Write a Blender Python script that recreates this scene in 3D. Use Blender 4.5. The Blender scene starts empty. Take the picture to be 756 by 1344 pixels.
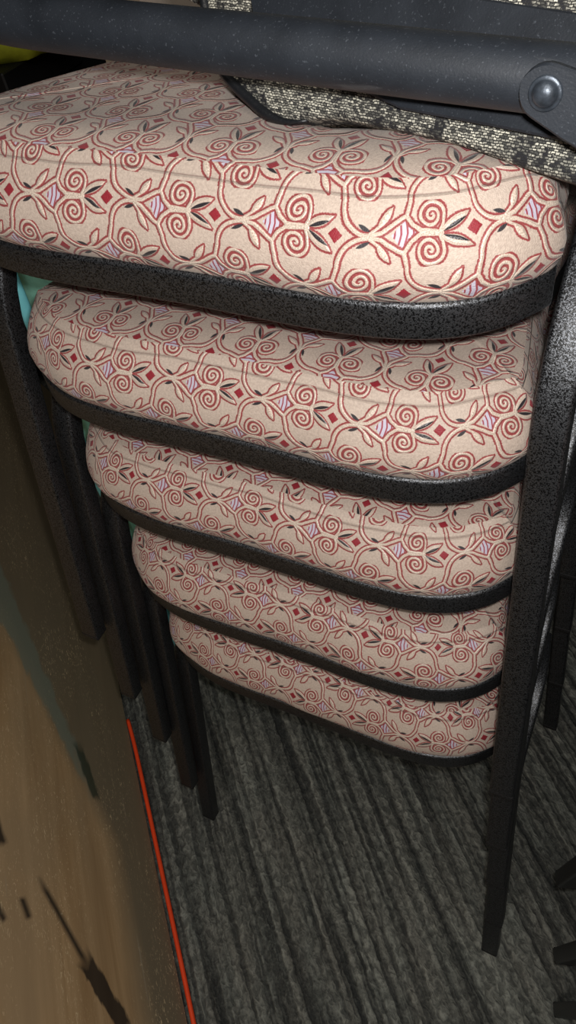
import bpy, bmesh, math, random
from mathutils import Vector, Matrix

random.seed(7)
C = bpy.context.scene.collection
SC = bpy.context.scene

# ------------------------------------------------------------------ render look
SC.view_settings.view_transform = 'Standard'
SC.view_settings.look = 'None'
SC.view_settings.gamma = 1.0
SC.view_settings.use_curve_mapping = False
SC.view_settings.exposure = 0.0

# ------------------------------------------------------------------ node helpers
class NT:
    def __init__(s, name):
        s.m = bpy.data.materials.new(name); s.m.use_nodes = True
        s.t = s.m.node_tree; s.t.nodes.clear()
        s.out = s.t.nodes.new('ShaderNodeOutputMaterial')
        s.bsdf = s.t.nodes.new('ShaderNodeBsdfPrincipled')
        s.t.links.new(s.bsdf.outputs[0], s.out.inputs[0])
    def n(s, typ, **kw):
        nd = s.t.nodes.new(typ)
        for k, v in kw.items(): setattr(nd, k, v)
        return nd
    def put(s, sock, v):
        if isinstance(v, bpy.types.NodeSocket): s.t.links.new(v, sock)
        elif v is not None: sock.default_value = v
    def math(s, op, a, b=None, c=None, clamp=False):
        nd = s.n('ShaderNodeMath', operation=op, use_clamp=clamp)
        s.put(nd.inputs[0], a); s.put(nd.inputs[1], b)
        if c is not None: s.put(nd.inputs[2], c)
        return nd.outputs[0]
    def vec(s, op, a, b=None, scale=None):
        nd = s.n('ShaderNodeVectorMath', operation=op)
        s.put(nd.inputs[0], a)
        if b is not None: s.put(nd.inputs[1], b)
        if scale is not None: s.put(nd.inputs['Scale'], scale)
        return nd.outputs['Value'] if op in ('LENGTH', 'DOT_PRODUCT') else nd.outputs['Vector']
    def add(s, a, b): return s.math('ADD', a, b)
    def sub(s, a, b): return s.math('SUBTRACT', a, b)
    def mul(s, a, b): return s.math('MULTIPLY', a, b)
    def mn(s, a, b): return s.math('MINIMUM', a, b)
    def mx(s, a, b): return s.math('MAXIMUM', a, b)
    def absv(s, a): return s.math('ABSOLUTE', a)
    def mixc(s, f, a, b, mode='MIX'):
        nd = s.n('ShaderNodeMix', data_type='RGBA', blend_type=mode)
        s.put(nd.inputs[0], f)
        s.put(nd.inputs[6], a if isinstance(a, bpy.types.NodeSocket) else (*a, 1))
        s.put(nd.inputs[7], b if isinstance(b, bpy.types.NodeSocket) else (*b, 1))
        return nd.outputs[2]
    def step(s, v, lo, hi, a=0.0, b=1.0):
        nd = s.n('ShaderNodeMapRange'); nd.clamp = True
        s.put(nd.inputs[0], v)
        for i, q in enumerate((lo, hi, a, b)): s.put(nd.inputs[1 + i], q)
        return nd.outputs[0]
    def noise(s, vec, scale, detail=2.0, rough=0.5, dist=0.0):
        nd = s.n('ShaderNodeTexNoise'); s.put(nd.inputs['Vector'], vec)
        nd.inputs['Scale'].default_value = scale; nd.inputs['Detail'].default_value = detail
        nd.inputs['Roughness'].default_value = rough; nd.inputs['Distortion'].default_value = dist
        return nd.outputs[0]
    def obj(s): return s.n('ShaderNodeTexCoord').outputs['Object']
    def scale(s, v, sc):
        return s.vec('MULTIPLY', v, sc)
    def bump(s, h, dist, strength=1.0, normal=None):
        nd = s.n('ShaderNodeBump'); nd.inputs['Distance'].default_value = dist
        nd.inputs['Strength'].default_value = strength
        s.put(nd.inputs['Height'], h)
        if normal is not None: s.put(nd.inputs['Normal'], normal)
        s.put(s.bsdf.inputs['Normal'], nd.outputs[0]); return nd.outputs[0]
    def set(s, **kw):
        for k, v in kw.items():
            if isinstance(v, tuple) and len(v) == 3: v = (*v, 1)
            s.put(s.bsdf.inputs[k.replace('_', ' ')], v)
        return s.m

# ------------------------------------------------------------------ materials
PER = 0.0625          # pattern repeat along its axis
HH = 0.43             # row spacing, in repeats

def fabric(name, seam=None):
    k = NT(name)
    uv = k.n('ShaderNodeUVMap').outputs[0]
    wob = k.noise(uv, 55.0, 1.0)
    uvw = k.vec('SCALE', uv, scale=1.0 / PER)
    sep = k.n('ShaderNodeSeparateXYZ'); k.put(sep.inputs[0], uvw)
    w = k.mul(k.sub(wob, 0.5), 0.05)
    U = k.add(sep.outputs[0], w); V = k.add(sep.outputs[1], w)
    row = k.math('ROUND', k.math('DIVIDE', V, HH))
    y = k.absv(k.sub(V, k.mul(row, HH)))
    x0 = k.sub(U, k.mul(row, 0.5))
    x = k.sub(k.math('FRACT', k.add(x0, 0.5)), 0.5)
    cmb = k.n('ShaderNodeCombineXYZ'); k.put(cmb.inputs[0], x); k.put(cmb.inputs[1], y)
    p = cmb.outputs[0]
    def seg(a, b):
        bx, by = b[0] - a[0], b[1] - a[1]; L = bx * bx + by * by
        pa = k.vec('SUBTRACT', p, (a[0], a[1], 0))
        h = k.math('MULTIPLY', k.vec('DOT_PRODUCT', pa, (bx / L, by / L, 0)), 1.0, clamp=True)
        d = k.vec('LENGTH', k.vec('SUBTRACT', pa, k.vec('SCALE', (bx, by, 0), scale=h)))
        return d, h
    def leaf(a, b, wd):                     # pointed oval around a segment
        d, h = seg(a, b)
        return k.sub(d, k.mul(k.mul(h, k.sub(1.0, h)), 4 * wd))
    def arc(c, r, mid, half):               # circular arc centred on direction mid (deg)
        q = k.vec('SUBTRACT', p, (c[0], c[1], 0)); L = k.vec('LENGTH', q)
        d = k.absv(k.sub(L, r))
        m = math.radians(mid)
        dt = k.vec('DOT_PRODUCT', q, (math.cos(m), math.sin(m), 0))
        bad = k.math('LESS_THAN', dt, k.mul(L, math.cos(math.radians(half))))
        return k.add(d, bad)
    def poly(pts):
        r = None
        for a, b in zip(pts[:-1], pts[1:]):
            d, _ = seg(a, b); r = d if r is None else k.mn(r, d)
        return r
    # cords
    thick = k.mn(arc((-.27, .215), .205, 225, 47), poly([(0, .118), (.012, .16), (.028, .225)]))
    thick = k.mn(thick, poly([(-.27, .004), (-.17, .022), (-.10, .062), (-.04, .10), (0, .118)]))
    thick = k.mn(thick, poly([(0, .118), (.04, .055), (.10, .012), (.27, .004)]))
    sp = k.mn(arc((.19, .112), .090, 90, 91), arc((.168, .112), .068, 270, 91))
    sp = k.mn(sp, arc((.192, .112), .044, 90, 91))
    sp = k.mn(sp, arc((.174, .112), .026, 270, 91))
    sp = k.mn(sp, poly([(.280, .112), (.274, .055), (.25, .012)]))
    cord = k.mn(k.sub(thick, .0138), k.sub(sp, .0108))
    tail = k.mn(leaf((-.20, .045), (-.105, .178), .026), k.sub(seg((-.25, .02), (-.19, .06))[0], .010))
    lf = leaf((.255, .012), (.476, .118), .036)
    cord2 = k.mn(cord, k.mn(tail, k.add(lf, .001)))
    blk = k.mn(leaf((.275, .008), (.455, .088), .015), leaf((-.345, .075), (-.245, .034), .015))
    red = k.sub(k.add(k.sub(.5, k.absv(x)), y), .056)
    lav = k.sub(k.add(k.absv(x), y), .098)
    # rope-like breakup along the outlines
    fine = k.noise(uv, 1400.0, 1.0)
    jit = k.mul(k.sub(fine, .5), .016)
    cj = k.add(cord2, jit)
    fill = k.step(cj, -.002, .002, 1, 0)
    outl = k.mul(k.step(cj, -.004, .000), k.step(cj, .0145, .0195, 1, 0))
    leaf_in = k.step(k.add(lf, jit), -.010, -.006, 1, 0)
    bgn = k.noise(uv, 700.0, 2.0)
    bg = k.mixc(k.step(bgn, .35, .65), (.455, .362, .302), (.555, .452, .378))
    cordc = k.mixc(k.step(fine, .3, .7), (.42, .325, .262), (.76, .645, .54))
    maroon = k.mixc(fine, (.20, .022, .028), (.34, .07, .065))
    stripe = k.step(k.math('SINE', k.mul(k.add(x, k.mul(y, .15)), 150.0)), .35, .6)
    lavc = k.mixc(stripe, (.50, .47, .56), (.30, .05, .07))
    redc = k.mixc(fine, (.20, .006, .016), (.30, .015, .026))
    col = k.mixc(k.step(k.add(lav, jit), -.002, .002, 1, 0), bg, lavc)
    col = k.mixc(outl, col, maroon)
    col = k.mixc(fill, col, cordc)
    col = k.mixc(k.mul(leaf_in, .65), col, bg)
    col = k.mixc(k.step(blk, -.003, .002, 1, 0), col, (.022, .018, .022))
    col = k.mixc(k.step(k.add(red, jit), -.003, .003, 1, 0), col, redc)
    hgt = k.mx(k.step(cord2, -.016, .010, 1, 0), k.mul(k.step(red, -.02, .004, 1, 0), .35))
    hgt = k.add(hgt, k.mul(fine, .42))
    if seam is not None:
        sv = sep.outputs[1]
        vv = k.n('ShaderNodeAttribute', attribute_name='arc').outputs['Fac']
        ln = k.absv(k.sub(vv, seam))
        line = k.step(ln, .00018, .00045, 1, 0)
        col = k.mixc(k.mul(line, .55), col, (.12, .06, .05))
        hgt = k.sub(hgt, k.mul(k.step(ln, .0002, .0012, 1, 0), 1.2))
    k.bump(hgt, .0007, .9)
    rough = k.step(fill, 0, 1, .60, .36)
    return k.set(Base_Color=col, Roughness=rough, Sheen_Weight=.15, Sheen_Roughness=.5)

def hammered(name):
    k = NT(name); o = k.obj()
    nz = k.noise(o, 1050.0, 1.5, .55, .8)
    f = k.step(nz, .47, .56)
    big = k.noise(o, 40.0, 2.0)
    col = k.mixc(f, (.0022, .0024, .0028), (.125, .131, .142))
    k.bump(nz, .0004, .55)
    return k.set(Base_Color=col, Metallic=f, Roughness=k.step(f, 0, 1, .36, .48), Specular_IOR_Level=.32)

def plain(name, col, rough=.6, var=.15, scale=30.0, bump=.0, bscale=300., metallic=0.0):
    k = NT(name); o = k.obj()
    nz = k.noise(o, scale, 4.0)
    c = k.mixc(k.step(nz, .3, .7), tuple(v * (1 - var) for v in col), tuple(min(1, v * (1 + var)) for v in col))
    if bump: k.bump(k.noise(o, bscale, 3.0), bump, .6)
    return k.set(Base_Color=c, Roughness=rough, Metallic=metallic)

def powder(name):
    k = NT(name); o = k.obj()
    sp = k.step(k.noise(o, 900.0, 2.0), .64, .72)
    sm = k.noise(o, 35.0, 4.0, .6, .4)
    scuff = k.step(k.noise(k.scale(o, (9, 60, 60)), 2.2, 3.0), .69, .76)
    c = k.mixc(k.step(sm, .3, .7), (.010, .0125, .017), (.019, .023, .030))
    c = k.mixc(k.mul(sp, .5), c, (.07, .08, .095))
    c = k.mixc(k.mul(scuff, .35), c, (.08, .085, .09))
    k.bump(k.noise(o, 1100.0, 2.0), .0002, .45)
    return k.set(Base_Color=c, Roughness=.56, Specular_IOR_Level=.30)

def tweed(name):
    k = NT(name); o = k.obj()
    tn = k.n('ShaderNodeTexNoise'); k.put(tn.inputs['Vector'], o); tn.inputs['Scale'].default_value = 420.0
    br = k.n('ShaderNodeTexBrick'); k.put(br.inputs['Vector'], k.vec('ADD', o, k.vec('SCALE', k.vec('SUBTRACT', tn.outputs['Color'], (.5, .5, .5)), scale=.0016)))
    br.offset = .5
    br.inputs['Color1'].default_value = (0, 0, 0, 1); br.inputs['Color2'].default_value = (1, 1, 1, 1)
    br.inputs['Mortar'].default_value = (0, 0, 0, 1)
    br.inputs['Scale'].default_value = 1.0; br.inputs['Mortar Size'].default_value = .00022
    br.inputs['Mortar Smooth'].default_value = .6
    br.inputs['Brick Width'].default_value = .0019; br.inputs['Row Height'].default_value = .00105
    sepc = k.n('ShaderNodeSeparateColor'); k.put(sepc.inputs[0], br.outputs['Color'])
    r = sepc.outputs[0]
    blot = k.noise(k.scale(o, (1, .6, 1)), 95.0, 2.0, .5, 1.0)
    dark = k.step(k.add(k.mul(r, .22), blot), .70, .76)
    mid = k.step(r, .1, .9)
    c = k.mixc(mid, (.055, .055, .05), (.62, .60, .50))
    c = k.mixc(dark, c, (.010, .010, .014))
    c = k.mixc(k.mul(br.outputs['Fac'], .85), c, (.012, .012, .013))
    k.bump(k.sub(1.0, br.outputs['Fac']), .0006, .9)
    return k.set(Base_Color=c, Roughness=.8)

def carpet_mat():
    k = NT('carpet_loop_pile'); o = k.obj()
    rot = k.n('ShaderNodeVectorRotate', rotation_type='Z_AXIS'); k.put(rot.inputs[0], o)
    rot.inputs['Angle'].default_value = math.radians(45)
    q = rot.outputs[0]                       # x runs along the ribs, y across them
    lx = k.vec('MULTIPLY', q, (1, 1, 0))
    warp = k.noise(lx, 60.0, 2.0)
    wv = k.n('ShaderNodeCombineXYZ'); k.put(wv.inputs[1], k.mul(k.sub(warp, .5), .006))
    qw = k.vec('ADD', lx, wv.outputs[0])
    # ribs of different width: noise stretched along x
    rib = k.noise(k.scale(qw, (1.5, 58, 1)), 1.0, 2.0, .6)
    rib2 = k.noise(k.scale(qw, (2.5, 120, 1)), 1.0, 1.0, .5)
    tuft = k.step(k.noise(k.scale(qw, (85, 150, 1)), 1.0, 2.0, .55, .6), .36, .66)
    fib = k.noise(k.scale(qw, (300, 400, 1)), 1.0, 2.0, .65)
    groove = k.step(rib2, .38, .50)
    v = k.add(k.mul(k.step(rib, .30, .68), .62), k.mul(k.step(fib, .3, .7), .24))
    v = k.mul(v, k.add(.42, k.mul(groove, .58)))
    v = k.mul(v, k.add(.45, k.mul(tuft, .75)))
    c = k.mixc(k.step(v, .03, .78), (.017, .019, .019), (.27, .27, .235))
    hue = k.noise(k.scale(lx, (8, 30, 1)), 1.0, 2.0)
    c = k.mixc(k.step(hue, .35, .65, 0, .35), c, k.mixc(1.0, c, (.80, .95, 1.0), 'MULTIPLY'))
    k.bump(k.add(k.mul(tuft, .7), k.mul(groove, .8)), .004, .8)
    return k.set(Base_Color=c, Roughness=.95)

def board_mat():
    k = NT('worn_wooden_board'); o = k.obj()  # x along the board, z up its face
    sep = k.n('ShaderNodeSeparateXYZ'); k.put(sep.inputs[0], o)
    s, z = sep.outputs[0], sep.outputs[2]
    grain = k.noise(k.scale(o, (2.2, 26, 34)), 1.0, 5.0, .6, .6)
    broad = k.noise(k.scale(o, (4, 7, 9)), 1.0, 3.0, .5, .4)
    c = k.mixc(k.step(grain, .3, .7), (.46, .28, .13), (.74, .50, .27))
    c = k.mixc(k.step(broad, .42, .62, 0, .7), c, (.50, .35, .20))
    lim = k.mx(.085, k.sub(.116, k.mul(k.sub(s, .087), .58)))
    olive_shade = k.step(k.add(k.sub(z, lim), k.mul(k.sub(broad, .5), .06)), .025, -.02)
    c = k.mixc(k.mul(olive_shade, .78), c, (.185, .165, .115))  # olive-brown tone, with light falloff towards the floor painted into the colour
    # scrapes along the board and grit
    scr = k.step(k.noise(k.scale(o, (5, 190, 170)), 1.0, 3.0, .6), .67, .73)
    c = k.mixc(k.mul(scr, .5), c, (.50, .42, .31))
    grit = k.step(k.noise(k.scale(o, (130, 380, 380)), 1.0, 2.0, .5, 1.5), .61, .68)
    zone = k.step(k.noise(k.scale(o, (5, 10, 12)), 1.0, 2.0), .40, .62)
    c = k.mixc(k.mul(k.mul(grit, zone), .9), c, (.95, .74, .45))
    wob = k.mul(k.sub(k.noise(k.scale(o, (26, 60, 60)), 1.0, 3.0), .5), .034)
    def band(p0, p1, w0, w1, soft):
        dx, dz = p1[0] - p0[0], p1[1] - p0[1]; L = math.hypot(dx, dz)
        ux, uz = dx / L, dz / L
        a = k.add(k.mul(k.sub(s, p0[0]), ux / L), k.mul(k.sub(z, p0[1]), uz / L))
        d = k.absv(k.add(k.add(k.mul(k.sub(s, p0[0]), -uz), k.mul(k.sub(z, p0[1]), ux)), k.mul(wob, min(1.0, w0 * 60))))
        w = k.step(a, 0, 1, w0, w1)
        inside = k.step(k.sub(d, w), 0.0, soft, 1, 0)
        return k.mul(inside, k.mul(k.step(k.add(a, k.mul(wob, 8.0)), -.04, .14), k.step(k.add(a, k.mul(wob, 8.0)), .86, 1.0, 1, 0)))
    # grey-green smear narrowing to a dark tip
    c = k.mixc(k.mul(band((-.33, .325), (.086, .114), .034, .004, .008), .8), c, (.27, .30, .235))
    c = k.mixc(k.mul(band((.000, .137), (.090, .110), .010, .004, .005), .85), c, (.045, .062, .040))
    for a, b, wd in (((.298, .186), (.38, .118), .013), ((.135, .318), (.187, .297), .005), ((.240, .276), (.266, .266), .0012), ((.249, .318), (.272, .303), .0012), ((.218, .243), (.308, .178), .0010)):
        c = k.mixc(k.mul(band(a, b, wd, wd * .7, .007 if wd < .006 else .004), .9), c, (.022, .017, .015))
    k.bump(grain, .0006, .5)
    return k.set(Base_Color=c, Roughness=.55)

SEAMV = .0545
M = {}
M['hammered'] = hammered('black_hammered_steel')
M['band'] = fabric('scroll_brocade_side', seam=SEAMV)
M['top'] = fabric('scroll_brocade_top')
M['glide'] = plain('black_plastic', (.006, .006, .007), .75)
M['powder'] = powder('slate_powder_coat')
M['tweed'] = tweed('salt_pepper_tweed')
M['piping'] = plain('black_vinyl_edging', (.010, .011, .013), .40, .2, 80., .0004, 500.)
M['rivet'] = plain('worn_rivet_steel', (.045, .055, .07), .38, .4, 300., .0002, 600., .5)
M['carpet'] = carpet_mat()
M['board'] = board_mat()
M['cord'] = plain('red_cord_jacket', (.95, .075, .015), .45, .08)
M['mint'] = plain('mint_cloth', (.26, .60, .48), .75, .12, 14., .0008, 160.)
M['aqua'] = plain('aqua_cloth_trim', (.20, .66, .74), .7, .1, 20.)
M['wall'] = plain('charcoal_wall_paint', (.022, .022, .024), .9, .2, 6., .0008, 200.)
M['cab'] = plain('black_cabinet_laminate', (.010, .010, .011), .5, .2, 20.)
M['yellow'] = plain('yellow_green_plastic', (.75, .82, .07), .45, .2, 25., .002, 60.)
M['beige'] = plain('beige_cardboard', (.75, .62, .48), .85, .12, 25.)
M['grey'] = plain('pale_greyboard', (.62, .54, .47), .85, .12, 25.)

# ------------------------------------------------------------------ object helpers
def obj(name, bm, mats, parent=None, smooth=True):
    me = bpy.data.meshes.new(name); bmesh.ops.recalc_face_normals(bm, faces=bm.faces[:])
    bm.to_mesh(me); bm.free()
    for m in (mats if isinstance(mats, (list, tuple)) else [mats]): me.materials.append(m)
    if smooth:
        me.polygons.foreach_set('use_smooth', [True] * len(me.polygons))
    o = bpy.data.objects.new(name, me); C.objects.link(o)
    if parent: o.parent = parent
    return o
def sharp(o, deg=35):
    bm = bmesh.new(); bm.from_mesh(o.data); lim = math.radians(deg)
    for e in bm.edges:
        if len(e.link_faces) == 2 and e.calc_face_angle(0) > lim: e.smooth = False
    bm.to_mesh(o.data); bm.free(); return o
def thing(name, label, cat, loc=(0, 0, 0), group=None):
    o = bpy.data.objects.new(name, None); C.objects.link(o); o.location = loc
    o.empty_display_size = .1
    o['label'] = label; o['category'] = cat
    if group: o['group'] = group
    return o
def tag(o, label, cat, group=None):
    o['label'] = label; o['category'] = cat
    if group: o['group'] = group
    return o
def box_bm(x0, x1, y0, y1, z0, z1, bev=.0, seg=2, bm=None):
    bm = bm or bmesh.new()
    r = bmesh.ops.create_cube(bm, size=1.0)
    for v in r['verts']:
        v.co = Vector(((x0 + x1) / 2 + v.co.x * (x1 - x0), (y0 + y1) / 2 + v.co.y * (y1 - y0), (z0 + z1) / 2 + v.co.z * (z1 - z0)))
    if bev:
        es = list({e for v in r['verts'] for e in v.link_edges})
        bmesh.ops.bevel(bm, geom=es, offset=bev, segments=seg, affect='EDGES', profile=.5)
    return bm
def sweep(path, prof_at, closed=False, cap=True, bm=None):
    """path: list of (pos, X axis, Y axis); prof_at(i) -> list of 2D points"""
    bm = bm or bmesh.new(); rings = []
    for i, (p, X, Y) in enumerate(path):
        rings.append([bm.verts.new(p + X * a + Y * b) for a, b in prof_at(i)])
    n = len(rings[0]); N = len(rings)
    for i in range(N if closed else N - 1):
        A, B = rings[i], rings[(i + 1) % N]
        for j in range(n): bm.faces.new((A[j], A[(j + 1) % n], B[(j + 1) % n], B[j]))
    if cap and not closed:
        bm.faces.new(rings[0][::-1]); bm.faces.new(rings[-1])
    return bm
def sq(t, t2=None, r=.0028):
    h = t / 2; g = (t2 or t) / 2; pts = []
    for cx, cy, a0 in ((h - r, g - r, 0), (-h + r, g - r, 90), (-h + r, -g + r, 180), (h - r, -g + r, 270)):
        for k in range(4):
            a = math.radians(a0 + 30 * k); pts.append((cx + r * math.cos(a), cy + r * math.sin(a)))
    return pts
def circ(r, n=20): return [(r * math.cos(2 * math.pi * i / n), r * math.sin(2 * math.pi * i / n)) for i in range(n)]
def tube_path(pts, ref=Vector((0, 0, 1))):
    pts = [Vector(p) for p in pts]; out = []; X = None
    for i, p in enumerate(pts):
        t = (pts[min(i + 1, len(pts) - 1)] - pts[max(i - 1, 0)]).normalized()
        if X is None: X = ref.cross(t); X = X.normalized() if X.length > 1e-4 else Vector((1, 0, 0))
        X = (X - t * X.dot(t)).normalized(); out.append((p, X, t.cross(X)))
    return out
def spline(pts, n):
    P = [Vector(p) for p in pts]; P = [P[0] * 2 - P[1]] + P + [P[-1] * 2 - P[-2]]; out = []
    for i in range(1, len(P) - 2):
        for k in range(n):
            t = k / n; a, b, c, d = P[i - 1], P[i], P[i + 1], P[i + 2]
            out.append(.5 * ((2 * b) + (c - a) * t + (2 * a - 5 * b + 4 * c - d) * t * t + (3 * b - 3 * c + d - a) * t ** 3))
    out.append(P[-2]); return out

# ------------------------------------------------------------------ stacking chair
W2 = .195; SEAT_H = .43563; HB = .0209; T = .0209; TL = .0204; TD = .0168
SLOPE = .17                                  # seats pitch back
def drop(y): 
    t = max(0.0, y - .03)
    return SLOPE * t * t / (t + .02)
def half_outline():
    pts = []
    for i in range(60):
        th = math.pi / 2 * i / 59
        c, s = math.sin(th), -math.cos(th); n = 3.5916
        x = W2 * abs(c) ** (2 / n); y = .18193 * (1 - abs(s) ** (2 / n)) - .0196 * (x / W2) ** 2
        if y > .050: break
        pts.append(Vector((x, y, 0)))
    tail = spline([pts[-1], (.1820, .060, 0), (.1770, .083, 0), (.171, .115, 0), (.161, .155, 0), (.153, .20, 0), (.149, .25, 0), (.147, .30, 0), (.149, .35, 0), (.146, .385, 0), (.134, .408, 0), (.10, .418, 0), (.05, .4195, 0), (0, .42, 0)], 8)
    return pts + tail[1:]
def resample(P, step):
    L = [0]
    for a, b in zip(P[:-1], P[1:]): L.append(L[-1] + (b - a).length)
    n = int(L[-1] / step); out = []; j = 0
    for i in range(n + 1):
        d = L[-1] * i / n
        while j < len(L) - 2 and L[j + 1] < d: j += 1
        out.append(P[j].lerp(P[j + 1], (d - L[j]) / max(1e-9, L[j + 1] - L[j])))
    return out, L[-1] / n
HALF, STEP = resample(half_outline(), .0045)
OUT = HALF + [Vector((-p.x, p.y, 0)) for p in HALF[-2:0:-1]]   # ccw seen from above
NO = len(OUT)
ARC = [i * STEP if i < len(HALF) else (i - NO) * STEP for i in range(NO)]
NRM = []
for i in range(NO):
    t = (OUT[(i + 1) % NO] - OUT[i - 1]).normalized(); NRM.append(Vector((-t.y, t.x, 0)))   # inward
PROF = [(.0045, -.003), (.0010, .002), (-.0015, .008), (-.0020, .0145), (0, .0215), (.0030, .0285), (.0075, .0350), (.0130, .0412), (.0190, .0465), (.0222, .0485)]
PARC = [0]
for a, b in zip(PROF[:-1], PROF[1:]): PARC.append(PARC[-1] + math.dist(a, b))

def cushion(parent, uo, vo, flip, tx, ty, wr):
    """uo/vo: where a red diamond falls on the front border; tx/ty: one on the top panel"""
    bm = bmesh.new(); uvl = bm.loops.layers.uv.new('UVMap'); al = bm.verts.layers.float.new('arc')
    rnd = random.Random(wr); ph = [rnd.uniform(0, 6.28) for _ in range(6)]
    def rumple(i, f):
        s = ARC[i]
        return (.0011 * math.sin(s * 31 + ph[0] + f * 2) + .0008 * math.sin(s * 67 + ph[1] - f * 3) + .0005 * math.sin(s * 120 + ph[2])) * math.sin(math.pi * min(1, f))
    rings = []; info = {}
    for j, (d, z) in enumerate(PROF):
        ring = []
        for i in range(NO):
            p = OUT[i]; k = 1 - .45 * min(1, max(0, (p.y - .02) / .05))
            f = j / (len(PROF) - 1)
            q = p + NRM[i] * ((d if d < .004 else d * k) + rumple(i, f))
            v = bm.verts.new((q.x, q.y, SEAT_H + HB + z - drop(p.y) + .5 * rumple(i, f)))
            v[al] = PARC[j]; info[v] = (i, j); ring.append(v)
        rings.append(ring)
    def side_uv(i, j, wrap):
        a = ARC[i] if not (wrap and i == NO // 2 and ARC[i] > 0) else ARC[i] - NO * STEP
        return ((flip * (a - uo)) + PER / 2, PARC[j] - vo)
    half = len(HALF) - 1
    for j in range(len(PROF) - 1):
        for i in range(NO):
            i2 = (i + 1) % NO
            f = bm.faces.new((rings[j][i], rings[j][i2], rings[j + 1][i2], rings[j + 1][i])); f.material_index = 0
            for lp, (ii, jj) in zip(f.loops, ((i, j), (i2, j), (i2, j + 1), (i, j + 1))):
                a = ARC[ii]
                if i2 > half and ii == half: a -= NO * STEP
                lp[uvl].uv = (flip * (a - uo) + PER / 2, PARC[jj] - vo)
    edge = rings[-1]; cen = Vector((0, .19, 0)); prev = edge
    RR = [.96, .91, .85, .76, .64, .50, .35, .20, .08]
    ztop = SEAT_H + HB + PROF[-1][1]
    for r in RR:
        ring = []
        for i in range(NO):
            e = edge[i].co; q = cen + (Vector((e.x, e.y, 0)) - cen) * r
            b = 1 - r; bump = .0025 * (1 - math.exp(-b / .10)) + .004 * b
            rip = .0009 * math.sin(q.x * 42 + ph[3] + q.y * 9) * min(1, b * 6) + .0007 * math.sin(q.y * 60 + q.x * 25 + ph[4]) * min(1, b * 6)
            v = bm.verts.new((q.x, q.y, ztop + bump + rip - drop(q.y))); v[al] = .09; ring.append(v)
        for i in range(NO):
            i2 = (i + 1) % NO
            f = bm.faces.new((prev[i], prev[i2], ring[i2], ring[i])); f.material_index = 1
        prev = ring
    f = bm.faces.new(prev); f.material_index = 1
    # underside board
    f = bm.faces.new(rings[0][::-1]); f.material_index = 0
    for f in bm.faces:
        if f.material_index == 1:
            for lp in f.loops:
                c = lp.vert.co; lp[uvl].uv = (c.y * 1.02 - ty + PER / 2, -(c.x - tx))
    for i in range(NO):
        e = bm.edges.get((edge[i], edge[(i + 1) % NO]))
        if e: e.smooth = False
    return obj('seat_cushion', bm, [M['band'], M['top']], parent)

def leg_shape(side):
    pts = []
    for i in range(24):
        z = .004 + (SEAT_H - .004) * i / 23; u = 1 - z / SEAT_H; q = max(0, z - .35792) ** 2
        xi = W2 - .01528 + .02398 * u + .4783 * q
        y = .04679 - .07116 * u + 5.615 * q
        pts.append(Vector((side * (xi + TL / 2), y + TD / 2, z)))
    a = pts[-1]
    pts += [a + Vector((0, .014, .012)), a + Vector((-side * .001, .032, .019)), a + Vector((-side * .004, .055, .016)), a + Vector((-side * .009, .085, .008))]
    return pts
def make_leg(pts, parent):
    path = []
    for i, p in enumerate(pts):
        t = (pts[min(i + 1, len(pts) - 1)] - pts[max(i - 1, 0)]).normalized()
        X = Vector((1, 0, 0)); X = (X - t * X.dot(t)).normalized(); path.append((p, X, t.cross(X)))
    path[0] = (pts[0] , Vector((1, 0, 0)), Vector((0, 1, 0)))
    leg = obj('leg', sweep(path, lambda i: sq(TL, TD)), M['hammered'], parent); sharp(leg, 50)
    g = bmesh.new(); p = pts[0]; h = TL / 2 - .0002
    box_bm(p.x - h, p.x + h, p.y - TD / 2 + .0002, p.y + TD / 2 - .0002, 0.0003, .008, .0015, 2, g)
    obj('foot_glide', g, M['glide'], leg)
    return leg

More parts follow.
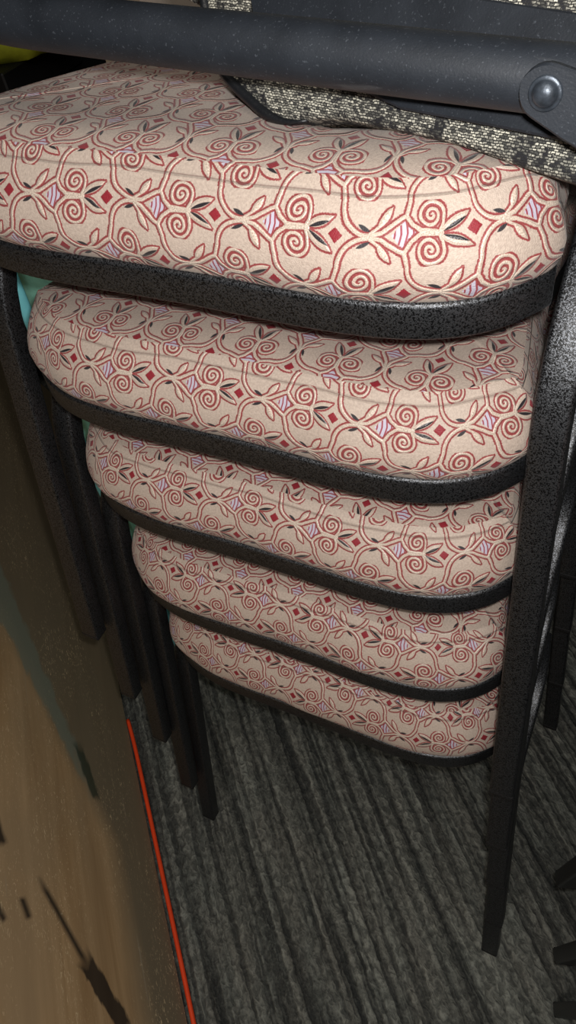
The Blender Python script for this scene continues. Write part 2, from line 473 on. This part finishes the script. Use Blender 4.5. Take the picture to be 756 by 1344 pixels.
CHAIR_GROUP_MESH = {}
def make_chair(label, group, ck):
    t = thing('banquet_chair', label, 'chair', group=group)
    cushion(t, *ck)
    if not CHAIR_GROUP_MESH:
        # closed square rail round the seat
        bm = bmesh.new(); path = []
        for i in range(NO):
            p = OUT[i] + NRM[i] * (T / 2 + .0005)
            path.append((Vector((p.x, p.y, SEAT_H + HB / 2 - drop(OUT[i].y))), NRM[i], Vector((0, 0, 1))))
        rail = sharp(obj('seat_rail', sweep(path, lambda i: sq(T), closed=True), M['hammered'], t), 50)
        CHAIR_GROUP_MESH['rail'] = rail
        legs = [make_leg(leg_shape(s), t) for s in (-1, 1)]
        for s in (-1, 1):
            pts = [Vector((s * .205, .318, .004)), Vector((s * .194, .350, .12)), Vector((s * .179, .386, .26)), Vector((s * .162, .416, .37)), Vector((s * .152, .437, .45))]
            legs.append(make_leg(spline(pts, 5), t))
        CHAIR_GROUP_MESH['legs'] = legs
        # backrest: an arched tube with an upholstered pad
        yb = lambda z: .437 + .30 * (z - .45)
        L = [Vector((x, yb(z), z)) for x, z in ((-.152, .45), (-.152, .55), (-.152, .65), (-.148, .75), (-.125, .815), (-.07, .842), (0, .848))]
        full = spline(L + [Vector((-p.x, p.y, p.z)) for p in L[-2::-1]], 6)
        fr = obj('back_frame', sweep(tube_path(full, Vector((0, 1, 0))), lambda i: sq(.019)), M['hammered'], t)
        bm = bmesh.new(); box_bm(-.143, .143, -.009, .009, 0, .25, .007, 3, bm)
        for v in bm.verts:
            z = v.co.z + .575
            v.co.x *= 1 - .10 * max(0, v.co.z / .25 - .5) ** 2 * 4
            v.co.y += yb(z); v.co.z = z
        bm.loops.layers.uv.new('UVMap'); ul = bm.loops.layers.uv.active
        for f in bm.faces:
            for lp in f.loops: lp[ul].uv = (lp.vert.co.x, lp.vert.co.z)
        pad = obj('back_pad', bm, M['top'], t)
        CHAIR_GROUP_MESH['rest'] = [fr, pad]
    else:
        for src in [CHAIR_GROUP_MESH['rail']] + CHAIR_GROUP_MESH['rest']:
            c = src.copy(); C.objects.link(c); c.parent = t
        for src in CHAIR_GROUP_MESH['legs']:
            c = src.copy(); C.objects.link(c); c.parent = t
            for g in src.children:
                d = g.copy(); C.objects.link(d); d.parent = c
    return t
def pose(t, x, y, z, yaw, ax, ay):
    R = Matrix.Rotation(yaw, 3, 'Z') @ Matrix.Rotation(ax, 3, 'X') @ Matrix.Rotation(ay, 3, 'Y')
    t.rotation_mode = 'XYZ'; t.matrix_world = Matrix.Translation((x, y, z)) @ R.to_4x4()

G1 = 'patterned banquet chairs in the tall stack'
CH = [
 ('topmost red and beige scroll-patterned banquet chair, directly under the grey tweed folding chair', (-.0294, .0385, 1, -.050, .024, 1), (-.017, 0, .4905, .0202, .0258, .0242)),
 ('second patterned banquet chair from the top of the tall stack', (-.0466, .0415, 1, -.010, .024, 2), (-.0138, .0004, .3676, .0181, .0116, .0164)),
 ('middle patterned banquet chair of the tall stack, third from the top', (.0175, .0440, 1, .025, .031, 3), (-.0088, .0028, .2530, .0123, .0128, .0106)),
 ('fourth patterned banquet chair from the top of the tall stack', (.0131, .0505, -1, .036, .028, 4), (-.0021, -.0004, .1229, .0118, .0035, -.0032)),
 ('lowest patterned banquet chair of the tall stack, its legs standing on the carpet', (-.0099, .0310, -1, .01, .02, 5), (0, 0, 0, 0, 0, 0)),
]
for lab, ck, ps in CH: pose(make_chair(lab, G1, ck), *ps)

NY = math.radians(200)
G2 = 'neighbouring stack of black-legged chairs at the right edge'
for lab, ck, ps in (
 ('lowest black chair leg at the bottom right corner, chair standing on the carpet', (0, .03, 1, 0, .03, 6), (.5177, .0127, 0, NY, 0, 0)),
 ('middle black-legged chair at the lower right edge, leg ending just above the bottom corner one', (.01, .04, 1, .01, .03, 7), (.4977, .0387, .123, NY, 0, 0)),
 ('upper black-legged chair at the right edge, its leg ending highest of the three', (.02, .035, 1, .02, .03, 8), (.476, .077, .25, NY, 0, 0))):
    pose(make_chair(lab, G2, ck), *ps)

# ------------------------------------------------------------------ folding chair lying on the stack
A0 = Vector((.0340, .0500, .9985)); E = Vector((.98099, -.19222, -.02651)); Uv = Vector((.12047, .49621, .85981)); Nn = Vector((-.15212, -.84666, .50993))
FM = Matrix((E, Uv, Nn)).transposed().to_4x4(); FM.translation = A0
fc = thing('folding_chair', 'slate-grey folding chair with black and cream tweed upholstery on top of the stack', 'chair', A0)
fc.matrix_world = FM                         # local: x along the seat edge, y up the panel, z towards the viewer's side
def panel(outline, th, bev, name, mat, parent, z0=0.0, crown=0.0):
    bm = bmesh.new()
    n = len(outline); cx = sum(p[0] for p in outline) / n; cy = sum(p[1] for p in outline) / n
    prof = [(0, -th), (0, -th * .5), (0, -bev)] + [(bev * (1 - math.cos(a)), -bev + bev * math.sin(a)) for a in (math.radians(q) for q in (22, 45, 67, 90))]
    P = [Vector((p[0], p[1], 0)) for p in outline]; rings = []
    nr = []
    for i in range(n):
        t = (P[(i + 1) % n] - P[i - 1]).normalized(); nr.append(Vector((-t.y, t.x, 0)))
    for d, z in prof:
        rings.append([bm.verts.new((P[i].x + nr[i].x * d, P[i].y + nr[i].y * d, z + z0)) for i in range(n)])
    for k in (.8, .55, .3, .1):
        rings.append([bm.verts.new((cx + (v.co.x - cx) * k, cy + (v.co.y - cy) * k, z0 + crown * (1 - k * k))) for v in rings[len(prof) - 1]])
    for A, B in zip(rings[:-1], rings[1:]):
        for i in range(n): bm.faces.new((A[i], A[(i + 1) % n], B[(i + 1) % n], B[i]))
    bm.faces.new(rings[0][::-1]); bm.faces.new(rings[-1])
    return obj(name, bm, mat, parent)
low = [(.36, .09), (.352, .045), (.335, .018), (.30, .003), (.24, -.003), (.1508, -.001), (.0971, .0045), (.0587, .0055), (.0291, .0045), (.008, .0), (-.006, .0012), (-.017, .0056), (-.029, .0110), (-.040, .0178), (-.049, .030), (-.0575, .0455), (-.066, .063), (-.074, .09), (-.082, .14), (-.08, .20), (-.07, .27), (-.05, .32), (-.01, .345), (.06, .352), (.14, .354), (.22, .352), (.29, .345), (.33, .32), (.35, .27), (.36, .20), (.364, .14)]
outline = [(p.x, p.y) for p in spline([(a, b, 0) for a, b in low] + [(low[0][0], low[0][1], 0)], 4)[:-1]]
outline = outline[::-1]
cu = panel(outline, .030, .004, 'seat_pad', M['tweed'], fc, 0.0, .002)
bm = bmesh.new(); pts = [Vector((a, b, -.003)) for a, b in outline]
n = len(pts); path = []
for i in range(n):
    t = (pts[(i + 1) % n] - pts[i - 1]).normalized(); path.append((pts[i] , Vector((-t.y, t.x, 0)), Vector((0, 0, 1))))
keep = [i for i in range(n) if pts[i].x < .022]
# vinyl edging wraps the left side of the pad
k0 = next(i for i in range(n) if (pts[i].x < .022) and not (pts[i - 1].x < .022))
seq = [(k0 + j) % n for j in range(len(keep))]
edg = obj('edging', sweep([path[i] for i in seq], lambda i: [(a * min(1.0, .25 + min(i, len(seq) - 1 - i) / 8), b * 1.5 * min(1.0, .25 + min(i, len(seq) - 1 - i) / 8)) for a, b in circ(.0032, 10)]), M['piping'], cu)
# the soft top seat gives way under the pad
top = [o for o in bpy.data.objects if o.name == 'seat_cushion'][0]
bpy.context.view_layer.update()
mw = top.parent.matrix_world.copy(); mi = mw.inverted(); fi = FM.inverted()
lowpts = sorted([(p[0], p[1]) for p in low if p[1] < .10 and p[0] < .34])
def low_at(a):
    if a <= lowpts[0][0]: return .3
    for (a0, b0), (a1, b1) in zip(lowpts[:-1], lowpts[1:]):
        if a0 <= a <= a1: return b0 + (b1 - b0) * (a - a0) / max(1e-6, a1 - a0)
    return .3
for v in top.data.vertices:
    if v.co.z < SEAT_H + HB + .022 - drop(v.co.y): continue
    w = mw @ v.co; q = fi @ w
    if q.z < .008 and q.z > -.10:
        fall = 1.0 if q.z < .003 else (.008 - q.z) / .005
        lim = min(low_at(q.x + da) for da in (-.008, 0, .008)) + .0022
        if q.y > lim:
            w.z -= (q.y - lim) / Uv.z * fall; v.co = mi @ w
# flat steel side plate of the seat
pl = [(-.0217, .0596), (-.0195, .046), (-.0168, .0407), (-.010, .034), (.0072, .0266), (.0362, .0201), (.0723, .0128), (.1187, .0125), (.15, .0119), (.1916, .0097), (.26, .008), (.30, .012), (.318, .028), (.30, .046), (.25, .0505), (.1745, .0519), (.1344, .0536), (.06, .0566)]
bm = bmesh.new(); vs = [bm.verts.new((a, b, .0065)) for a, b in pl]; f = bm.faces.new(vs)
ex = bmesh.ops.extrude_face_region(bm, geom=[f])
for v in [g for g in ex['geom'] if isinstance(g, bmesh.types.BMVert)]: v.co.z += .003
bmesh.ops.bevel(bm, geom=[e for e in bm.edges], offset=.0008, segments=1, affect='EDGES')
sharp(obj('side_plate', bm, M['powder'], fc), 40)
# tubes (built in world coordinates, then brought into the chair's frame)
INV = FM.inverted()
def wtube(name, pts, r, mat=None, parent=fc, refine=0):
    P = [INV @ Vector(p) for p in pts]
    if refine: P = spline(P, refine)
    return obj(name, sweep(tube_path(P), lambda i: circ(r, 28)), mat or M['powder'], parent)
ta, tb = Vector((-.0166, .0112, 1.0488)), Vector((.1657, .0100, 1.0356))
td = (tb - ta).normalized()
up = Uv.copy()
front = [ta - td * .17 + up * .16, ta - td * .165 + up * .09, ta - td * .15 + up * .035, ta - td * .115 + up * .008, ta - td * .07 + up * .001, ta, ta.lerp(tb, .33), ta.lerp(tb, .66), tb, tb + td * .07, tb + td * .125 + up * .001, tb + td * .17 + up * .008, tb + td * .205 + up * .035, tb + td * .22 + up * .09, tb + td * .225 + up * .16]
wtube('front_tube', front, .0116, refine=5)
off = Nn * -.135 + up * .075
back = [p + off for p in (ta - td * .10, ta, tb, tb + td * .10)]
wtube('rear_tube', [ta - td * .14 + off + up * .18, ta - td * .135 + off + up * .05, ta - td * .10 + off, ta + off, tb + off, tb + td * .10 + off, tb + td * .135 + off + up * .05, tb + td * .14 + off + up * .18], .0115, refine=5)
back_out = [(.30, .37), (.30, .10), (.28, .07), (.2, .06), (.10, .058), (0, .056), (-.06, .053), (-.098, .050), (-.118, .062), (-.128, .09), (-.13, .2), (-.13, .37), (-.11, .40), (.1, .405), (.28, .40)]
panel([(p.x, p.y) for p in spline([(a, b, 0) for a, b in back_out] + [(back_out[0][0], back_out[0][1], 0)], 4)[:-1]][::-1], .022, .004, 'back_pad', M['tweed'], fc, -.034, .001)
# pressed strap with a domed rivet on the front tube
CAM = Vector((.23578918, -.28889984, 1.14723021))
rc = Vector((.1738, .0100, 1.0350)); tpos = ta + td * (rc - ta).dot(td)
nv = (CAM - tpos); nv = (nv - td * nv.dot(td)).normalized(); sv = nv.cross(td).normalized()
nv = (nv * math.cos(math.radians(17)) - sv * math.sin(math.radians(17))).normalized(); sv = nv.cross(td).normalized()
c0 = tpos + nv * .0120
ang = math.radians(-19)
sd = (td * math.cos(ang) + sv * math.sin(ang)).normalized(); sp_ = nv.cross(sd).normalized()
R0 = .0092; TH = .0032
tilt = math.radians(2); nv2 = (nv * math.cos(tilt) + sv * math.sin(tilt)).normalized(); sp_ = nv2.cross(sd).normalized()
st = [(-R0 * math.cos(math.radians(a)), R0 * math.sin(math.radians(a))) for a in (3, 12, 25, 40, 55, 70, 85)] + [(.012, .0106), (.030, .0116), (.060, .0118), (.088, .0116), (.093, .010), (.0955, .006)]
bm = bmesh.new(); path = [(INV @ (c0 + sd * x), INV.to_3x3() @ sp_, INV.to_3x3() @ nv2) for x, w in st]
def strap_sec(i):
    w = st[i][1]; e = min(.0008, w * .4)
    return [(w, 0), (w, TH - e), (w - e, TH), (-w + e, TH), (-w, TH - e), (-w, 0), (-w + e, -.0004), (w - e, -.0004)]
strap = sharp(obj('hinge_strap', sweep(path, strap_sec, bm=bm), M['powder'], fc), 40)
bm = bmesh.new(); rings = []
rp = [(.0058, 0), (.0058, .0005), (.0052, .0007), (.0046, .0008), (.0043, .0013), (.0039, .0020), (.0031, .0027), (.0019, .0032), (.0009, .0034)]
for r, h in rp:
    rings.append([bm.verts.new(INV @ (c0 + nv2 * (.0032 + h) + sd * (r * math.cos(a)) + sp_ * (r * math.sin(a)))) for a in (2 * math.pi * q / 28 for q in range(28))])
for A, B in zip(rings[:-1], rings[1:]):
    for i in range(28): bm.faces.new((A[i], A[(i + 1) % 28], B[(i + 1) % 28], B[i]))
bm.faces.new(rings[-1])
obj('rivet', bm, M['rivet'], strap)

# ------------------------------------------------------------------ the room
def struct(o): o['kind'] = 'structure'; return o
bm = bmesh.new(); box_bm(-3.0, 2.2, -1.6, 2.4, -.05, 0, 0, 1, bm); struct(obj('floor', bm, M['carpet'], smooth=False))
bm = bmesh.new(); box_bm(-3.0, 2.2, 2.4, 2.5, 0, 2.6, 0, 1, bm); struct(obj('wall_back', bm, M['wall'], smooth=False))
bm = bmesh.new(); box_bm(-2.6, .95, -.10, 0, 0, 2.6, 0, 1, bm); wl = struct(obj('wall_left', bm, M['wall'], smooth=False))
wl.matrix_world = Matrix.Translation(Vector((-.360, -.003, 0)) - Vector((.705, .709, 0)) * .325) @ Matrix(((.709, .705, 0), (-.705, .709, 0), (0, 0, 1))).to_4x4()

# wooden board leaning back against the left wall
LEAN = math.radians(22); BN = Vector((.705, .709, 0)); BX = Vector((.709, -.705, 0)); B0 = Vector((-.360, -.003, 0))
bu = -BN * math.sin(LEAN) + Vector((0, 0, math.cos(LEAN))); bn = BN * math.cos(LEAN) + Vector((0, 0, math.sin(LEAN)))
bd = bmesh.new(); box_bm(-1.0, .72, -.022, 0, 0, .80, .0015, 2, bd)
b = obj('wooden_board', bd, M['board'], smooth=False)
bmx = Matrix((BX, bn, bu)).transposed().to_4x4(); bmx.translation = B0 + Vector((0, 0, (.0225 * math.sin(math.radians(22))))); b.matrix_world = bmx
tag(b, 'large worn brown wooden board leaning on edge at the left of the chair stack', 'board')

# red cord lying on the carpet along the foot of the board
def bp(s, d): return Vector((-.360 + .709 * s + .705 * d, -.003 - .705 * s + .709 * d, .0034))
cp = spline([bp(-.09, .0015), bp(-.05, .0036), bp(0, .0046), bp(.08, .0052), bp(.18, .0058), bp(.30, .0064), bp(.42, .0066), bp(.55, .008), bp(.68, .012)], 6)
tag(obj('power_cord', sweep(tube_path(cp), lambda i: circ(.0033, 12)), M['cord']), 'bright red-orange cord lying on the carpet along the foot of the wooden board', 'cord')

# tall mint cloth bag behind the stack
bg = thing('cloth_bag', 'tall mint green cloth bag with an aqua edge, behind the left legs of the stack', 'bag', (-.366 + .59 / .9464 * .078, .168 + .74 / .9464 * .078, .0006))
bx, by = Vector((.59, .74, 0)).normalized(), Vector((-.74, .59, 0)).normalized()
def bag_ring(z, sc):
    out = []
    for i in range(48):
        a = 2 * math.pi * i / 48; ca, sa = math.cos(a), math.sin(a)
        x = .078 * sc * math.copysign(abs(ca) ** .55, ca); y = .040 * sc * math.copysign(abs(sa) ** .6, sa)
        fold = .004 * math.sin(5 * a + z * 3) * min(1, z * 4) + .002 * math.sin(13 * a + z * 8)
        q = bx * x + by * (y + fold + .045); out.append(Vector((q.x, q.y, z)))
    return out
bm = bmesh.new(); rings = []
for z, s in ((0.0, .92), (.012, .99), (.05, 1.0), (.15, .99), (.3, .97), (.45, .97), (.6, .96), (.72, .95), (.80, .93), (.83, .90)):
    rings.append([bm.verts.new(p) for p in bag_ring(z, s)])
for A, B in zip(rings[:-1], rings[1:]):
    for i in range(48): bm.faces.new((A[i], A[(i + 1) % 48], B[(i + 1) % 48], B[i]))
bm.faces.new(rings[0][::-1])
body = obj('bag_body', bm, M['mint'], bg)
bm = bmesh.new()
tr = [Vector((-.0, 0, 0))]
xs = -.074
path = []
for i in range(15):
    z = .02 + .80 * i / 14; q = bx * (xs + .004 * math.sin(z * 9)) + by * (.0015 + .003 * math.sin(z * 7))
    path.append((Vector((q.x, q.y, z)), bx, by))
obj('edge_trim', sweep(path, lambda i: [(a * 1.6, b) for a, b in circ(.004, 12)]), M['aqua'], bg)
hp = []
for i in range(13):
    a = math.pi * i / 12; q = bx * (-.035 * math.cos(a)) + by * .02; hp.append(Vector((q.x, q.y, .80 + .07 * math.sin(a))))
obj('handle', sweep(tube_path(hp, Vector((1, 0, 0))), lambda i: circ(.006, 10)), M['mint'], bg)

# dark cabinet with a few things on it, far back left
cb = thing('storage_cabinet', 'black storage cabinet in the dark background at upper left', 'cabinet', (-.85, .98, 0))
bm = bmesh.new(); box_bm(-.50, .52, -.24, .26, .04, .66, .004, 2, bm); box_bm(-.52, .54, -.26, .27, .66, .685, .004, 2, bm); box_bm(-.47, .49, -.20, .24, 0, .04, 0, 1, bm)
obj('cabinet_body', bm, M['cab'], cb, smooth=False)
for s in (0, 1):
    bm = bmesh.new(); box_bm(-.49 + .51 * s, .005 + .505 * s, -.258, -.241, .06, .64, .003, 2, bm)
    d = obj('cabinet_door', bm, M['cab'], cb, smooth=False)
    bm = bmesh.new(); hx = -.03 + .07 * s; box_bm(hx - .006, hx + .006, -.275, -.258, .34, .48, .003, 2, bm)
    obj('door_handle', bm, M['hammered'], d)
ZT = .686
tr_ = bmesh.new(); box_bm(-1.22, -.90, .745, .95, ZT, ZT + .055, .003, 1, tr_)
for v in tr_.verts: pass
tag(obj('storage_tray', tr_, M['cab'], smooth=False), 'low black tray on the dark cabinet, under the yellow-green bag', 'tray')
bm = bmesh.new(); rings = []
for j, (z, w, d) in enumerate(((0, .15, .07), (.03, .165, .08), (.08, .155, .078), (.13, .13, .06), (.17, .10, .035), (.20, .11, .02))):
    ring = []
    for i in range(32):
        a = 2 * math.pi * i / 32; k = 1 + .07 * math.sin(5 * a + j) + .04 * math.sin(9 * a - 2 * j)
        ring.append(bm.verts.new((-1.015 + w * k * math.cos(a) , .845 + d * k * math.sin(a), ZT + .056 + z)))
    rings.append(ring)
for A, B in zip(rings[:-1], rings[1:]):
    for i in range(32): bm.faces.new((A[i], A[(i + 1) % 32], B[(i + 1) % 32], B[i]))
bm.faces.new(rings[0][::-1]); bm.faces.new(rings[-1])
tag(obj('plastic_bag', bm, M['yellow']), 'crumpled yellow-green plastic bag at the top left edge', 'bag')
bm = bmesh.new(); box_bm(-.665, -.640, .74, .92, ZT, ZT + .24, .003, 1, bm)
tag(obj('cardboard_sheet', bm, M['beige'], smooth=False), 'narrow beige cardboard sheet standing upright on the dark cabinet', 'cardboard')
bm = bmesh.new(); box_bm(-.62, -.46, .80, .94, ZT, ZT + .22, .003, 1, bm)
tag(obj('cardboard_box', bm, M['grey'], smooth=False), 'greyish beige cardboard box on the dark cabinet, beside the upright sheet', 'box')

# ------------------------------------------------------------------ light: the phone's flash and an added fill, with dim ambient
def lamp(name, typ, loc, energy, col=(1, 1, 1), **kw):
    l = bpy.data.lights.new(name, typ); l.energy = energy; l.color = col
    for k_, v_ in kw.items(): setattr(l, k_, v_)
    o = bpy.data.objects.new(name, l); C.objects.link(o); o.location = loc; return o
RC = Matrix(((.884079, -.251411, .39395), (.446283, .704346, -.552022), (-.138693, .663844, .734898)))
lamp('flash_lamp', 'POINT', CAM + RC @ Vector((.010, .014, .004)), 8.2, (1.0, .975, .945), shadow_soft_size=.006)
o = lamp('fill_lamp', 'AREA', (.45, -1.15, 2.4), 20.0, (1.0, .93, .84), shape='SQUARE', size=1.2)  # added soft fill high behind the camera, brightens the lower seats
wd = bpy.data.worlds.new('room_air'); SC.world = wd; wd.use_nodes = True
wd.node_tree.nodes['Background'].inputs[0].default_value = (.9, .95, 1.0, 1); wd.node_tree.nodes['Background'].inputs[1].default_value = .02

# ------------------------------------------------------------------ camera
cd = bpy.data.cameras.new('camera'); co = bpy.data.objects.new('camera', cd); C.objects.link(co)
cd.sensor_fit = 'VERTICAL'; cd.sensor_height = 36.0; cd.lens = 1017.809 / 1344 * 36.0; cd.clip_start = .01
co.matrix_world = Matrix.Translation(CAM) @ RC.to_4x4()
SC.camera = co
